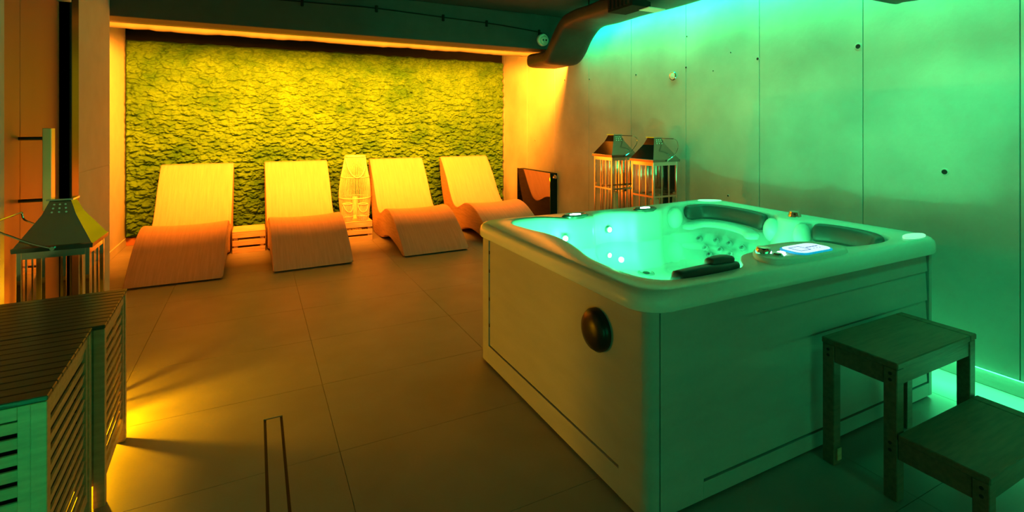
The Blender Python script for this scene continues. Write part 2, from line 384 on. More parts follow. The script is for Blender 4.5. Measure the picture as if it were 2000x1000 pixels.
cb = thing('beam_cable', 'thin dark cable clipped along the dark beam face', 'cable', (1.9, 5.6, 2.75))
pts = []
for x, z in [(0.2, 2.81), (0.8, 2.82), (1.18, 2.825), (1.94, 2.80), (2.49, 2.785), (2.9, 2.76), (3.24, 2.73), (3.27, 2.69), (3.275, 2.655)]:
    pts.append((x - 1.9, -0.008, z - 2.75))
MB().tube(smooth_path(pts, 4), 0.006, 6).build('cable', 'black_paint_and_shade', cb)
for x, z in [(0.43, 2.81), (1.18, 2.825), (1.94, 2.80), (2.49, 2.785), (3.22, 2.735)]:
    MB().box(x - 1.9 - .014, x - 1.9 + .014, -0.022, -0.0005, z - 2.75 - .045, z - 2.75 + .03, 0.004).build('clip', 'black_paint_and_shade', cb)

sk = thing('beam_fitting', 'small round pale fitting with two dark dots on the right end of the beam', 'fixture', (3.26, 5.60, 2.635))
MB().disc((0, 0, 0), (0, -1, 0), [(0.07, 0.0), (0.078, 0.01), (0.078, 0.04), (0.070, 0.055), (0.056, 0.057), (0.052, 0.045)], 32).build('housing', 'white_plastic', sk, True)
fpl = MB().disc((0.006, 0, -0.004), (0, -1, 0), [(0.047, 0.040), (0.047, 0.062), (0.040, 0.070)], 28).build('face_plate', 'white_plastic', sk, True)
for x in (-0.016, 0.026): MB().disc((x, -0.0695, -0.006), (0, -1, 0), [(0.012, 0), (0.012, 0.002)], 14).build('dot', 'hole', fpl)

ws = thing('wall_disc', 'small round metal cap set on the concrete wall above the two lanterns', 'fixture', (XR, 3.969, 2.064))
MB().disc((0, 0, 0), (-1, 0, 0), [(0.046, 0), (0.047, 0.008), (0.042, 0.014), (0.036, 0.013)], 28).build('ring', 'steel', ws, True)
MB().disc((0, 0, 0), (-1, 0, 0), [(0.036, 0.006), (0.035, 0.013), (0.02, 0.016), (0.004, 0.017)], 24).build('lens', 'white_plastic', ws, True)

# black glass panel on the right wall by the last lounger
gp = thing('glass_heater', 'glossy black glass panel mounted low on the wall beside the last lounger', 'panel', (XR, 6.75, 0.13))
MB().box(-0.115, -0.001, -0.50, 0.52, 0.0, 0.73, 0.004).build('casing', 'black_paint_and_shade', gp)
MB().box(-0.123, -0.115, -0.50, 0.52, 0.0, 0.735, 0.002).build('glass_front', 'gloss_black', gp)
MB().disc((-0.05, -0.50, 0.675), (0, -1, 0), [(0.035, 0), (0.035, 0.02), (0.02, 0.04)], 16).build('bracket', 'steel', gp, True)

# ---------------------------------------------------------------- loungers
top = [(0.0, 0.018), (0.05, 0.070), (0.20, 0.185), (0.42, 0.325), (0.60, 0.412), (0.78, 0.452), (0.95, 0.440), (1.10, 0.385), (1.24, 0.345), (1.38, 0.385),
       (1.52, 0.535), (1.66, 0.735), (1.80, 0.905), (1.915, 1.030)]
tp = [(v.y, v.z) for v in smooth_path([(0, a, b_) for a, b_ in top], 5)]
bot = [(1.955, 1.046), (1.99, 1.03), (1.985, 0.98), (1.95, 0.78), (1.87, 0.52), (1.76, 0.27), (1.69, 0.07), (1.62, 0.005), (1.36, 0.0), (1.12, 0.02),
       (0.95, 0.075), (0.72, 0.105), (0.50, 0.085), (0.25, 0.04), (0.08, 0.0)]
bp_ = [(v.y, v.z) for v in smooth_path([(0, a, b_) for a, b_ in bot], 3)]
prof = tp + bp_[1:] if False else tp + bp_
LW = 0.41
def lounger(label, loc, rz):
    t = thing('wave_lounger', label, 'lounger', loc, rz, 'wave loungers in front of the moss wall')
    return t
L1 = lounger('wide wave-shaped lounger nearest the left wall, first of four', (-0.698, 5.875, 0), 0)
cen = (sum(p[0] for p in prof) / len(prof), sum(p[1] for p in prof) / len(prof))
def ins(pf, d):
    n = len(pf); out = []
    for i in range(n):
        a = Vector(pf[i - 1]); b_ = Vector(pf[(i + 1) % n]); tt = (b_ - a).normalized(); nn = Vector((-tt.y, tt.x)); out.append(Vector(pf[i]) + nn * d)
    return [(p.x, p.y) for p in out]
area = sum(prof[i - 1][0] * prof[i][1] - prof[i][0] * prof[i - 1][1] for i in range(len(prof)))
sg = 1 if area > 0 else -1
P1 = ins(prof, 0.014 * sg); P2 = ins(prof, 0.004 * sg)
def sag(x, y, z, top_side):
    if not top_side: return z
    k = min(1, max(0, y / .35)) * min(1, max(0, (1.9 - y) / .5))
    return z - 0.024 * k * (1 - (x / LW) ** 2)
nt_ = len(tp)
lp = []
for x, pf in [(-LW, P1), (-LW + 0.004, P2), (-LW + 0.016, prof)] + [(LW * u, prof) for u in (-.8, -.55, -.28, 0, .28, .55, .8)] + [(LW - 0.016, prof), (LW - 0.004, P2), (LW, P1)]:
    lp.append([(x, a, sag(x, a, b_, i < nt_)) for i, (a, b_) in enumerate(pf)])
MB().loft(lp).build('seat_shell', 'weave', L1, True, 50)
def resample(c, n):
    d_ = [0]
    for p, q in zip(c[:-1], c[1:]): d_.append(d_[-1] + math.dist(p, q))
    return [(float(np.interp(d_[-1] * k / (n - 1), d_, [p[0] for p in c])), float(np.interp(d_[-1] * k / (n - 1), d_, [p[1] for p in c]))) for k in range(n)]
pr = ins(prof, 0.012 * sg)
ct = resample(pr[:nt_ + 1], 56); cbm = resample([pr[0]] + pr[nt_ + 1:][::-1] + [pr[nt_ + 1]], 56)
for sd in (-1, 1):
    xa, xb = sd * (LW - .002), sd * (LW - .022)
    vs = []; fs = []
    for (y1, z1), (y2, z2) in zip(ct, cbm): vs += [(xa, y1, z1), (xa, y2, z2), (xb, y1, z1), (xb, y2, z2)]
    for k in range(55):
        q = 4 * k; fs += [(q, q + 4, q + 5, q + 1), (q + 2, q + 3, q + 7, q + 6), (q, q + 2, q + 6, q + 4), (q + 1, q + 5, q + 7, q + 3)]
    MB().raw(vs, fs).build('side_panel', 'weave_side', L1)
for lab, x, dx in [('wave-shaped lounger second from the left, between the two crates', 0.58, -0.05),
               ('wave-shaped lounger just right of the tall cane lantern', 1.97, -0.02),
               ('wave-shaped lounger on the far right, half hidden behind the hot tub', 3.12, -0.05)]:
    c = copy_tree(L1); c.location = (x, 5.875, 0); c.rotation_euler = (0, 0, -dx / 1.87); c['label'] = lab
L1.rotation_euler = (0, 0, -0.034 / 1.87)

# ---------------------------------------------------------------- crates between the loungers
def crate(label, x0, x1, y0, y1):
    cx, cy = (x0 + x1) / 2, (y0 + y1) / 2; w_, d_ = (x1 - x0) / 2, (y1 - y0) / 2; hh = 0.262
    t = thing('wooden_crate', label, 'crate', (cx, cy, 0), 0, 'upturned crates between loungers')
    for sx in (-1, 1):
        for sy in (-1, 1):
            MB().box(sx * (w_ - .036) - .022, sx * (w_ - .036) + .022, sy * (d_ - .038) - .022, sy * (d_ - .038) + .022, 0, hh - .014, .002).build('corner_post', 'pine', t)
    for z0 in (0.0, 0.088, 0.183):
        for sy in (-1, 1):
            MB().box(-w_, w_, sy * (d_ - .008) - .008, sy * (d_ - .008) + .008, z0, z0 + .062, .002).build('slat', 'pine', t)
        for sx in (-1, 1):
            MB().box(sx * (w_ - .008) - .008, sx * (w_ - .008) + .008, -d_ + .017, d_ - .017, z0, z0 + .062, .002).build('slat', 'pine', t)
    n_ = 4; gap = .006; ww = (2 * d_ - gap * (n_ - 1)) / n_
    for k in range(n_):
        y = -d_ + k * (ww + gap)
        MB().box(-w_, w_, y, y + ww, hh - .014, hh, .002).build('top_board', 'pine', t)
    return t
crate('bare pine crate on the floor between the first two loungers', -0.245, 0.115, 6.985, 7.38)
crate('pine crate carrying the three cane lanterns', 1.01, 1.42, 6.99, 7.45)

# ---------------------------------------------------------------- cane lanterns
def cane_lantern(label, loc, prof, nrod, rings, handle, rz=0.0, candle_h=0.1):
    t = thing('cane_lantern', label, 'lantern', loc, rz, 'cane lanterns on the crate')
    pf = smooth_path([(r, 0, z) for r, z in prof], 4)
    mb = MB(); rr = 0.0042 if prof[-1][1] > 0.4 else 0.003
    for k in range(nrod):
        a = 2 * PI * k / nrod
        mb.tube([(p.x * math.cos(a), p.x * math.sin(a), p.z) for p in pf], rr, 4)
    cw = mb.build('cane_rods', 'cane', t, True); cw['kind'] = 'stuff'
    def rad(z):
        for a, b_ in zip(pf[:-1], pf[1:]):
            if a.z <= z <= b_.z: return a.x + (b_.x - a.x) * (z - a.z) / max(1e-6, b_.z - a.z)
        return pf[-1].x
    for z in rings:
        R = rad(z) + 0.002
        MB().tube([(R * math.cos(2 * PI * k / 28), R * math.sin(2 * PI * k / 28), z) for k in range(29)], rr * 1.7, 6, False).build('ring', 'cane', t, True)
    zt = prof[-1][1]; R = prof[-1][0] + 0.004
    MB().tube([(R * math.cos(2 * PI * k / 28), R * math.sin(2 * PI * k / 28), zt) for k in range(29)], rr * 2.6, 8, False).build('rim', 'cane', t, True)
    MB().lathe([(prof[0][0] * .96, 0.0), (prof[0][0] * .98, 0.012), (prof[0][0] * .9, 0.014)], n=24).build('base', 'cane', t, True)
    pts = [(-R, -0.01, zt)] + [(-R * math.cos(PI * k / 12) * 0.98, -rad(max(0.02, zt - handle * math.sin(PI * k / 12))) * math.sqrt(max(0, 1 - (math.cos(PI * k / 12) * .9 * R / rad(max(0.02, zt - handle * math.sin(PI * k / 12)))) ** 2)) - 0.012, zt - handle * math.sin(PI * k / 12)) for k in range(1, 12)] + [(R, -0.01, zt)]
    MB().tube(smooth_path(pts, 3), rr * 1.9, 6).build('rope_handle', 'rope', t, True)
    cd = MB().lathe([(0.034, 0.014), (0.036, 0.02), (0.036, candle_h), (0.028, candle_h + .006), (0.004, candle_h + 0.002)], n=18).build('candle', 'candle', t, True)
    MB().tube([(0, 0, candle_h), (0.002, 0, candle_h + .018)], 0.0018, 5).build('wick', 'hole', cd)
    return t
cane_lantern('tall barrel-shaped cane lantern with rope handle, standing behind the crate', (1.31, 7.69, 0),
             [(0.150, 0), (0.178, 0.12), (0.212, 0.36), (0.222, 0.52), (0.205, 0.74), (0.172, 0.92), (0.138, 1.10)], 72, (0.26, 0.50, 0.80), 0.30, 0, 0.50)
cane_lantern('small cane lantern on the left front of the crate, beside the second lounger', (1.105, 7.068, 0.262),
             [(0.055, 0), (0.072, 0.05), (0.075, 0.11), (0.066, 0.18), (0.058, 0.235)], 30, (0.07,), 0.10, 0.2, 0.06)
cane_lantern('small cane lantern on the right front of the crate, hiding the tall one', (1.308, 7.068, 0.262),
             [(0.060, 0), (0.078, 0.05), (0.081, 0.11), (0.070, 0.17), (0.060, 0.222)], 30, (0.07,), 0.10, -0.1, 0.06)

# ---------------------------------------------------------------- polished metal lanterns
def metal_lantern(label, loc, W, eave, topz, rail, bail_dir, bail, rz=0.0, bars=3, group=None, ch=None, lit=False):
    t = thing('metal_lantern', label, 'lantern', loc, rz, group)
    h_ = W / 2; p = 0.020
    MB().box(-h_ - .012, h_ + .012, -h_ - .012, h_ + .012, 0.02, 0.05, .004).build('base', 'steel', t)
    for sx in (-1, 1):
        for sy in (-1, 1):
            MB().box(sx * h_ - p / 2 - sx * p / 2, sx * h_ + p / 2 - sx * p / 2, sy * h_ - p / 2 - sy * p / 2, sy * h_ + p / 2 - sy * p / 2, 0.05, eave, .002).build('corner_post', 'steel', t)
            MB().box(sx * (h_ - .02) - .016, sx * (h_ - .02) + .016, sy * (h_ - .02) - .016, sy * (h_ - .02) + .016, 0, 0.02).build('foot', 'steel', t)
    e = h_ - p
    for k, (ux, uy) in enumerate([(1, 0), (0, 1), (-1, 0), (0, -1)]):
        def q(a, n_, w1, w2): pass
        rot = Matrix.Rotation(k * PI / 2, 4, 'Z')
        def put(mb, name, m):
            bmesh.ops.transform(mb.bm, matrix=rot, verts=mb.bm.verts); return mb.build(name, m, t)
        put(MB().box(h_ - .014, h_ - .002, -e, e, eave - .035, eave), 'top_rail', 'steel')
        put(MB().box(h_ - .014, h_ - .002, -e, e, rail - .009, rail + .009), 'middle_rail', 'steel')
        for j in range(1, bars):
            y = -e + 2 * e * j / bars
            put(MB().box(h_ - .012, h_ - .004, y - .006, y + .006, 0.05, eave - .035), 'bar', 'steel')
        put(MB().raw([(h_ - .0085, -e, .05), (h_ - .0085, e, .05), (h_ - .0085, e, eave - .035), (h_ - .0085, -e, eave - .035)], [(0, 1, 2, 3)]), 'glass_pane', 'glass')
    def ring(s, z): return [(-s, -s, z), (s, -s, z), (s, s, z), (-s, s, z)]
    R = h_ + .014; H = topz - eave; n1 = 0.24 * W
    MB().loft([ring(R, eave), ring(R + .002, eave + .022), ring(R - .006, eave + .026), ring(n1, eave + H * .68), ring(n1 * .62, eave + H * .97), ring(n1 * .62, topz - .006)], True, True).build('roof', 'roof_steel', t)
    MB().loft([ring(n1 * .62 + .012, topz - .008), ring(n1 * .62 + .012, topz)], True, True).build('chimney_cap', 'steel', t)
    # vent holes near the top of the front roof face
    mb = MB(); z0, z1 = eave + H * .70, eave + H * .93
    for r_ in range(3):
        for c_ in range(3 - 0):
            zz = z0 + (z1 - z0) * (r_ + .4) / 3; ss = n1 + (n1 * .62 - n1) * (zz - (eave + H * .68)) / (H * .29)
            x = (c_ - 1) * ss * .45
            mb.disc((x, -ss - .0005, zz), (0, -1, 0.35), [(W * .016, 0), (W * .016, .002)], 8)
    mb.build('vent_hole', 'white_plastic', t)
    # bail handle hinged on the two y faces of the eave
    pts = [(0, -R - .006, eave + .012)]
    for a, c_ in bail: pts.append((bail_dir * a, -R - .006, eave + c_))
    back = [(x, -y, z) for x, y, z in reversed(pts)]
    MB().tube(smooth_path(pts, 4)[:-1] + smooth_path([pts[-1], back[0]], 2) + smooth_path(back, 4)[1:], 0.0045, 6).build('bail_handle', 'steel', t, True)
    for s in (-1, 1):
        MB().disc((0, s * R, eave + .012), (0, s, 0), [(.010, 0), (.010, .012)], 10).build('hinge', 'steel', t)
    ch = ch or rail - .05
    cd = MB().lathe([(W * .13, 0.05), (W * .135, .06), (W * .135, ch), (W * .11, ch + .005), (.01, ch)], n=24).build('candle', 'candle', t, True)
    MB().tube([(0, 0, ch), (.002, 0, ch + .025)], .002, 5).build('wick', 'hole', cd)
    if lit: lamp('lantern_glow', 'POINT', (loc[0], loc[1], ch + .09), YELLOW, 28, radius=0.02)
    return t
bR = [(0.075, 0.05), (0.125, 0.10), (0.142, 0.15), (0.125, 0.205), (0.085, 0.225)]
metal_lantern('polished steel lantern behind the tub, right one of the pair by the concrete wall', (3.565, 3.885, 0), 0.315, 1.195, 1.435, 0.86, 1, bR, 0, 3, 'steel lanterns behind the hot tub')
metal_lantern('polished steel lantern behind the tub, left one of the pair, partly covered', (3.49, 4.42, 0), 0.315, 1.215, 1.455, 0.88, 1, [(0.075, 0.05), (0.125, 0.10), (0.16, 0.15), (0.15, 0.205), (0.10, 0.225)], 0, 3, 'steel lanterns behind the hot tub')
metal_lantern('large metal lantern behind the slatted cabinets at the left edge', (-0.90, 3.45, 0), 0.285, 0.925, 1.17, 0.45, -1, [(0.08, 0.045), (0.15, 0.085), (0.205, 0.12), (0.215, 0.16)], 0, 3, None, 0.10, True)

# ---------------------------------------------------------------- slatted cabinets, lower left
def louvre_panel(t, origin, ax, ln, z0, z1, out, name, m, n_l, wid=0.035):
    """frame and tilted slats; ax unit vector along panel, out unit outward"""
    ax = Vector(ax); out = Vector(out); up = Vector((0, 0, 1)); o = Vector(origin)
    Rm = Matrix((ax, out, up)).transposed().to_4x4()
    fr = MB()
    fr.box(0, wid, -.022, 0, z0, z1, .0015).box(ln - wid, ln, -.022, 0, z0, z1, .0015)
    fr.box(wid, ln - wid, -.022, 0, z1 - .04, z1, .0015).box(wid, ln - wid, -.022, 0, z0, z0 + .04, .0015)
    bmesh.ops.transform(fr.bm, matrix=Matrix.Translation(o) @ Rm, verts=fr.bm.verts)
    p = fr.build(name, m, t)
    H = (z1 - .04) - (z0 + .04); st = H / n_l
    for k in range(n_l):
        zc = z0 + .04 + st * (k + .5)
        mb = MB(); mb.box(wid - .004, ln - wid + .004, -.011 - .004, -.011 + .004, zc - st * .37, zc + st * .37, .001, rot=Matrix.Rotation(math.radians(-9), 4, 'X'))
        bmesh.ops.transform(mb.bm, matrix=Matrix.Translation(o) @ Rm, verts=mb.bm.verts)
        mb.build('slat', m, p)
def slat_cabinet(label, loc, rz, W, D, H, n_l, foot):
    """origin: front right corner on the floor; extends -x (W) and +y (D)"""
    t = thing('slatted_cabinet', label, 'cabinet', loc, rz)
    e = .038
    for x in (-e / 2, -W + e / 2):
        for y in (e / 2, D - e / 2):
            MB().box(x - e / 2, x + e / 2, y - e / 2, y + e / 2, 0, H - .018, .002).build('post', 'slat_wood', t)
    louvre_panel(t, (-.006, e, 0), (0, 1, 0), D - 2 * e, foot, H - .02, (1, 0, 0), 'side_panel', 'slat_wood', n_l, .022)
    louvre_panel(t, (-W + .006, D - e, 0), (0, -1, 0), D - 2 * e, foot, H - .02, (-1, 0, 0), 'side_panel', 'slat_wood', n_l, .022)
    louvre_panel(t, (-W + e, .006, 0), (1, 0, 0), W - 2 * e, foot, H - .02, (0, -1, 0), 'front_panel', 'slat_wood', n_l, .03)
    MB().box(-W + .045, -.045, .045, D - .045, foot + .05, H - .04, .006).build('light_block', 'skirt_dark', t)  # dark box added inside so no light shows through the slats
    n_ = 11; g = .004; ww = (D + .004 - g * (n_ - 1)) / n_
    for k in range(n_):
        y = -.002 + k * (ww + g)
        MB().box(-W, .002, y, y + ww, H - .016, H, .0025).build('top_slat', 'top_wood', t)
    MB().box(-W + e, -.03, .05, D - .05, H - .036, H - .018).build('top_rail', 'top_wood', t)
    return t
RZ = math.radians(1.9)
slat_cabinet('dark wooden cabinet with louvred green-lit front, nearest the camera', (-0.557, 1.990, 0), math.radians(2.6), 0.62, 0.585, 0.74, 12, 0.07)
slat_cabinet('wooden cabinet with louvred side, just in front of the large metal lantern', (-0.545, 2.590, 0), math.radians(2.6), 0.62, 0.525, 0.74, 12, 0.09)

# ---------------------------------------------------------------- step stool
sx0, sx1 = 2.35, 3.02
so = Vector((2.685, 1.15, 0))
st = thing('step_stool', 'dark wooden two-tread step stool standing against the hot tub', 'steps', so)
def sp(mb, name, m='step_wood', par=None): return shift(mb, -so).build(name, m, par or st)
lw = .052
for x in (sx0, sx1 - lw):
    sp(MB().box(x, x + lw, 1.398, 1.450, 0, .545, .003), 'leg')
    sp(MB().box(x, x + lw, 1.143, 1.195, 0, .545, .003), 'leg')
    sp(MB().box(x, x + lw, .849, .900, 0, .258, .003), 'leg')
    xx = x + .004 if x == sx0 else x + lw - .026
    sp(MB().box(xx, xx + .022, 1.196, 1.397, .470, .545, .002), 'side_rail')
    sp(MB().box(xx, xx + .022, .901, 1.142, .178, .258, .002), 'side_rail')
for y0, z0, z1 in ((1.147, .475, .545), (1.424, .475, .545), (.853, .190, .258)):
    sp(MB().box(sx0 + lw + .001, sx1 - lw - .001, y0, y0 + .022, z0, z1, .002), 'cross_rail')
for nm, ya, yb, z in (('upper', 1.139, 1.453, .545), ('lower', .845, 1.140, .258)):
    sp(MB().box(sx0 - .003, sx1 - .058, ya, yb, z, z + .028, .004), 'tread')
    sp(MB().box(sx1 - .054, sx1 + .003, ya, yb, z, z + .028, .004), 'tread_end')
for y, z in ((1.169, .522), (1.169, .496), (1.424, .522), (1.424, .496), (1.169, .235), (1.169, .205), (.872, .235), (.872, .205)):
    sp(MB().disc((sx0 + .0005, y, z), (-1, 0, 0), [(.007, 0), (.007, .002), (.004, .0025)], 10), 'screw', 'hole')
sp(MB().box(sx0 + .020, sx0 + .05, 1.392, 1.3975, .02, .075, .001), 'foot_pad', 'pine')

# ---------------------------------------------------------------- hot tub
to = Vector((2.42, 2.31, 0))
tub = thing('hot_tub', 'large square hot tub glowing turquoise inside, beside the concrete wall', 'hot tub', to)
def tb(mb, name, m, par=None, smooth=False, sharp=40): return shift(mb, -to).build(name, m, par or tub, smooth, sharp)
AX0, AX1, AY0, AY1 = 1.31, 3.525, 1.47, 3.15
CX, CY = 2.40, 2.33; N = 240
def rrect(x0, x1, y0, y1, r, n=10):
    out = []
    for cx, cy, a0 in ((x1 - r, y1 - r, 0), (x0 + r, y1 - r, PI / 2), (x0 + r, y0 + r, PI), (x1 - r, y0 + r, 3 * PI / 2)):
        for k in range(n + 1): out.append((cx + r * math.cos(a0 + PI / 2 * k / n), cy + r * math.sin(a0 + PI / 2 * k / n)))
    return out
def polar(poly):
    """radius of a closed outline for N directions about the tub centre"""
    P = [(p[0] - CX, p[1] - CY) for p in poly]; out = []
    for i in range(N):
        a = 2 * PI * i / N; c, s = math.cos(a), math.sin(a); best = 0
        for j in range(len(P)):
            (x1, y1), (x2, y2) = P[j - 1], P[j]
            d1 = c * y1 - s * x1; d2 = c * y2 - s * x2
            if d1 * d2 <= 0 and d1 != d2:
                t = d1 / (d1 - d2); r = (x1 + (x2 - x1) * t) * c + (y1 + (y2 - y1) * t) * s
                best = max(best, r)
        out.append(best)
    return np.array(out)
inner = [(1.475, 1.90), (1.49, 1.72), (1.56, 1.63), (1.68, 1.605), (1.85, 1.605), (2.02, 1.625), (2.10, 1.70), (2.22, 1.775), (2.42, 1.80), (2.62, 1.785), (2.74, 1.72),
         (2.80, 1.645), (2.90, 1.605), (3.08, 1.590), (3.24, 1.62), (3.335, 1.72), (3.36, 1.9), (3.345, 2.10), (3.27, 2.17), (3.25, 2.27), (3.29, 2.36), (3.355, 2.42), (3.375, 2.6),
         (3.375, 2.85), (3.31, 3.01), (3.14, 3.065), (2.95, 3.05), (2.83, 3.00), (2.78, 2.965), (2.56, 2.965), (2.50, 3.01), (2.35, 3.065), (2.20, 3.02), (2.14, 2.965),
         (1.92, 2.965), (1.86, 3.02), (1.75, 3.07), (1.60, 3.065), (1.52, 2.98), (1.535, 2.8), (1.585, 2.6), (1.58, 2.42), (1.54, 2.25), (1.49, 2.08)]
rin = polar([(p.x, p.y) for p in smooth_path([(a, b_, 0) for a, b_ in inner], 6, True)])
rout = polar(rrect(AX0, AX1, AY0, AY1, 0.13)); 
ang = 2 * PI * np.arange(N) / N; ca, sa = np.cos(ang), np.sin(ang)
def loop(r, z):
    zz = z if hasattr(z, '__len__') else [z] * N
    return [(CX + r[i] * ca[i], CY + r[i] * sa[i], zz[i]) for i in range(N)]
def sst(x, a, b_):
    t = np.clip((x - a) / (b_ - a), 0, 1); return t * t * (3 - 2 * t)
px = rin * ca; py = rin * sa
wR = sst(px, 0.55, 0.88); wB = sst(py, 0.45, 0.66) * (1 - wR); wO = np.clip(1 - wR - wB, 0, 1)
# rim: the lip dips a little along the left and front, is highest over the back corner
pxo = rout * ca; pyo = rout * sa
zt = 0.907 + 0.008 * sst(pxo, 0.2, 1.1) + 0.006 * sst(pyo, 0, .8)
def mix(R_, B_, O_): return wR * R_ + wB * B_ + wO * O_
loops = [loop(rout - .045, .826), loop(rout - .006, .826), loop(rout, .832), loop(rout + .001, zt - .045), loop(rout - .006, zt - .020), loop(rout - .020, zt - .006), loop(rout - .042, zt),
         loop(rin * .5 + (rout - .03) * .5 - .0, zt - .003), loop(rin + .022, zt - .008), loop(rin + .006, zt - .014), loop(rin, zt - .030),
         loop(rin - mix(.02, .006, .012), zt - mix(.10, .11, .11)), loop(rin - mix(.07, .012, .02), .72), loop(rin - mix(.15, .02, .03), .63),
         loop(rin - mix(.25, .06, .05), .55), loop(rin - mix(.31, .10, .08), .505), loop(rin - mix(.38, .17, .14), .478)]
rs = polar([(CX - .15 + .54 * math.copysign(abs(math.cos(a)) ** .7, math.cos(a)), CY - .03 + .40 * math.copysign(abs(math.sin(a)) ** .7, math.sin(a))) for a in [2 * PI * k / 90 for k in range(90)]])
rs = np.minimum(rs, rin - mix(.42, .22, .18))
loops += [loop(rs + .03, .462), loop(rs, .44), loop(rs - .05, .22), loop(rs - .10, .20), loop(rs * .4, .195), loop(rs * .02, .195)]
tb(MB().loft(loops, False, True), 'shell', 'acrylic', None, True, 75)
# water
WZ = 0.68
rw = rin - mix(.11, .016, .025)
wl_ = [loop(rw * k, WZ) for k in (1.0, .75, .5, .25, .02)]
tb(MB().loft(wl_, False, True), 'water', 'water', None, True)

# pillows: swept cushions
def cushion(path, z, hgt, th, name='headrest', m='pillow', bulge=0.0):
    pts = smooth_path([(a, b_, 0) for a, b_ in path], 6); n_ = len(pts); L = []
    for i, p in enumerate(pts):
        t = (pts[min(i + 1, n_ - 1)] - pts[max(i - 1, 0)]).normalized(); nn = Vector((-t.y, t.x, 0))
        if nn.dot(Vector((CX, CY, 0)) - p) < 0: nn = -nn
        u = i / (n_ - 1); tp_ = min(1, min(u, 1 - u) / .07 + .25); tp_ = math.sqrt(tp_)
        zz = z + bulge * math.sin(PI * u)
        row = []
        for k in range(14):
            a = 2 * PI * k / 14; c, s = math.cos(a), math.sin(a)
            e1 = th / 2 * math.copysign(abs(c) ** .6, c) * tp_; e2 = hgt / 2 * math.copysign(abs(s) ** .6, s) * tp_
            q = p + nn * (e1 + th * .25 - .25 * e2); q.z = zz + e2; row.append(q)
        L.append(row)
    return tb(MB().loft(L, True, True), name, m, None, True, 70)
cushion([(3.10, 3.035), (3.25, 3.005), (3.325, 2.88), (3.345, 2.70), (3.335, 2.54), (3.30, 2.44)], .842, .115, .06, bulge=.012)
cushion([(3.30, 2.10), (3.335, 1.98), (3.325, 1.82), (3.28, 1.70), (3.20, 1.64)], .842, .115, .06, bulge=.01)
cushion([(1.62, 1.635), (1.75, 1.625), (1.88, 1.625), (2.02, 1.645)], .872, .085, .07, bulge=.012)
cushion([(1.83, 1.640), (1.90, 1.637), (1.985, 1.645)], .912, .06, .06, bulge=.012)
# arched bolsters of the shell below the pillows
cushion([(3.00, 2.96), (3.16, 2.93), (3.235, 2.80), (3.25, 2.66), (3.235, 2.52), (3.17, 2.42)], .752, .045, .10, 'bolster', 'acrylic', .028)
cushion([(3.18, 2.10), (3.24, 1.98), (3.235, 1.85), (3.17, 1.74)], .752, .045, .10, 'bolster', 'acrylic', .02)
# rounded cheeks at the pillow ends
def cheek(c, s):
    n_ = 10; L = []
    for i in range(1, n_):
        a = PI * i / n_
        L.append([(c[0] + s[0] * math.sin(a) * math.cos(2 * PI * k / 16), c[1] + s[1] * math.sin(a) * math.sin(2 * PI * k / 16), c[2] - s[2] * math.cos(a)) for k in range(16)])
    tb(MB().loft(L, True, True), 'armrest_cheek', 'acrylic', None, True, 80)
cheek((2.98, 3.015, .815), (.07, .055, .085)); cheek((3.27, 2.375, .81), (.06, .06, .085)); cheek((3.27, 2.155, .81), (.06, .055, .085))
# lids with lamps on the two columns of the back rim
for x in (2.03, 2.67):
    def ov(rx, ry, z): return [(x + rx * math.cos(2 * PI * k / 28), 3.012 + ry * math.sin(2 * PI * k / 28), z) for k in range(28)]
    ld_ = tb(MB().loft([ov(.105, .052, .895), ov(.108, .054, .912), ov(.09, .044, .922), ov(.07, .034, .918)], True, True), 'lit_lid', 'console', None, True)
    tb(MB().loft([ov(.045, .022, .9175), ov(.043, .021, .9215), ov(.02, .01, .923)], True, True), 'lens', 'led_lens', ld_, True)
for i in range(0):
    pass
# pale oval caps in the two right corners
for cx, cy, an in ((3.405, 3.05, -0.55), (3.36, 1.548, 0.0)):
    def ov(rx, ry, z):
        out = []
        for k in range(28):
            a, b_ = rx * math.cos(2 * PI * k / 28), ry * math.sin(2 * PI * k / 28)
            out.append((cx + a * math.cos(an) - b_ * math.sin(an), cy + a * math.sin(an) + b_ * math.cos(an), z))
        return out
    tb(MB().loft([ov(.098, .036, .905), ov(.098, .036, .9225), ov(.090, .031, .926)], True, True), 'corner_cap', 'lid', None, True)
# LED lenses in the walls
for c, ax in (((1.72, 3.035, .775), (0, -1, 0)), ((1.90, 2.945, .775), (-.3, -1, 0)), ((2.35, 3.045, .775), (0, -1, 0)), ((3.235, 2.27, .775), (-1, 0, 0)), ((1.555, 2.10, .52), (1, 0, 0))):
    h_ = tb(MB().disc(c, ax, [(.026, 0), (.026, .010), (.020, .012)], 18), 'light_bezel', 'jet', None, True)
    tb(MB().disc(c, ax, [(.018, .004), (.018, .013), (.010, .016)], 16), 'lens', 'led_lens', h_, True)
# massage jets
def jet(c, ax, r=.026):
    j = tb(MB().disc(c, ax, [(r, -.02), (r, .004), (r * .8, .008), (r * .7, .003)], 18), 'jet', 'jet', None, True)
    tb(MB().disc(c, ax, [(r * .42, -.005), (r * .42, .006), (r * .3, .009)], 12), 'nozzle', 'pillow', j, True)
SL = (-.75, 0, .62)
for y, z in ((2.92, .655), (2.80, .66), (2.68, .66), (2.56, .655), (2.84, .60), (2.72, .61), (2.62, .60), (2.78, .565)):
    i = int(round(math.atan2(y - CY, .8) / (2 * PI) * N)) % N
    # place on the sloped back of the corner seat
    t = (0.72 - z) / .17; xw = 3.33 - .07 - .18 * t - max(0, (y - 2.82)) * .5
    jet((xw, y, z), SL, .024)
for x in (1.93, 2.03):
    for z in (.655, .625, .595): jet((x, 2.945 - (.66 - z) * .2, z), (0, -1, .15), .012)
jet((2.52, 2.83, .484), (0, -.1, 1), .06)
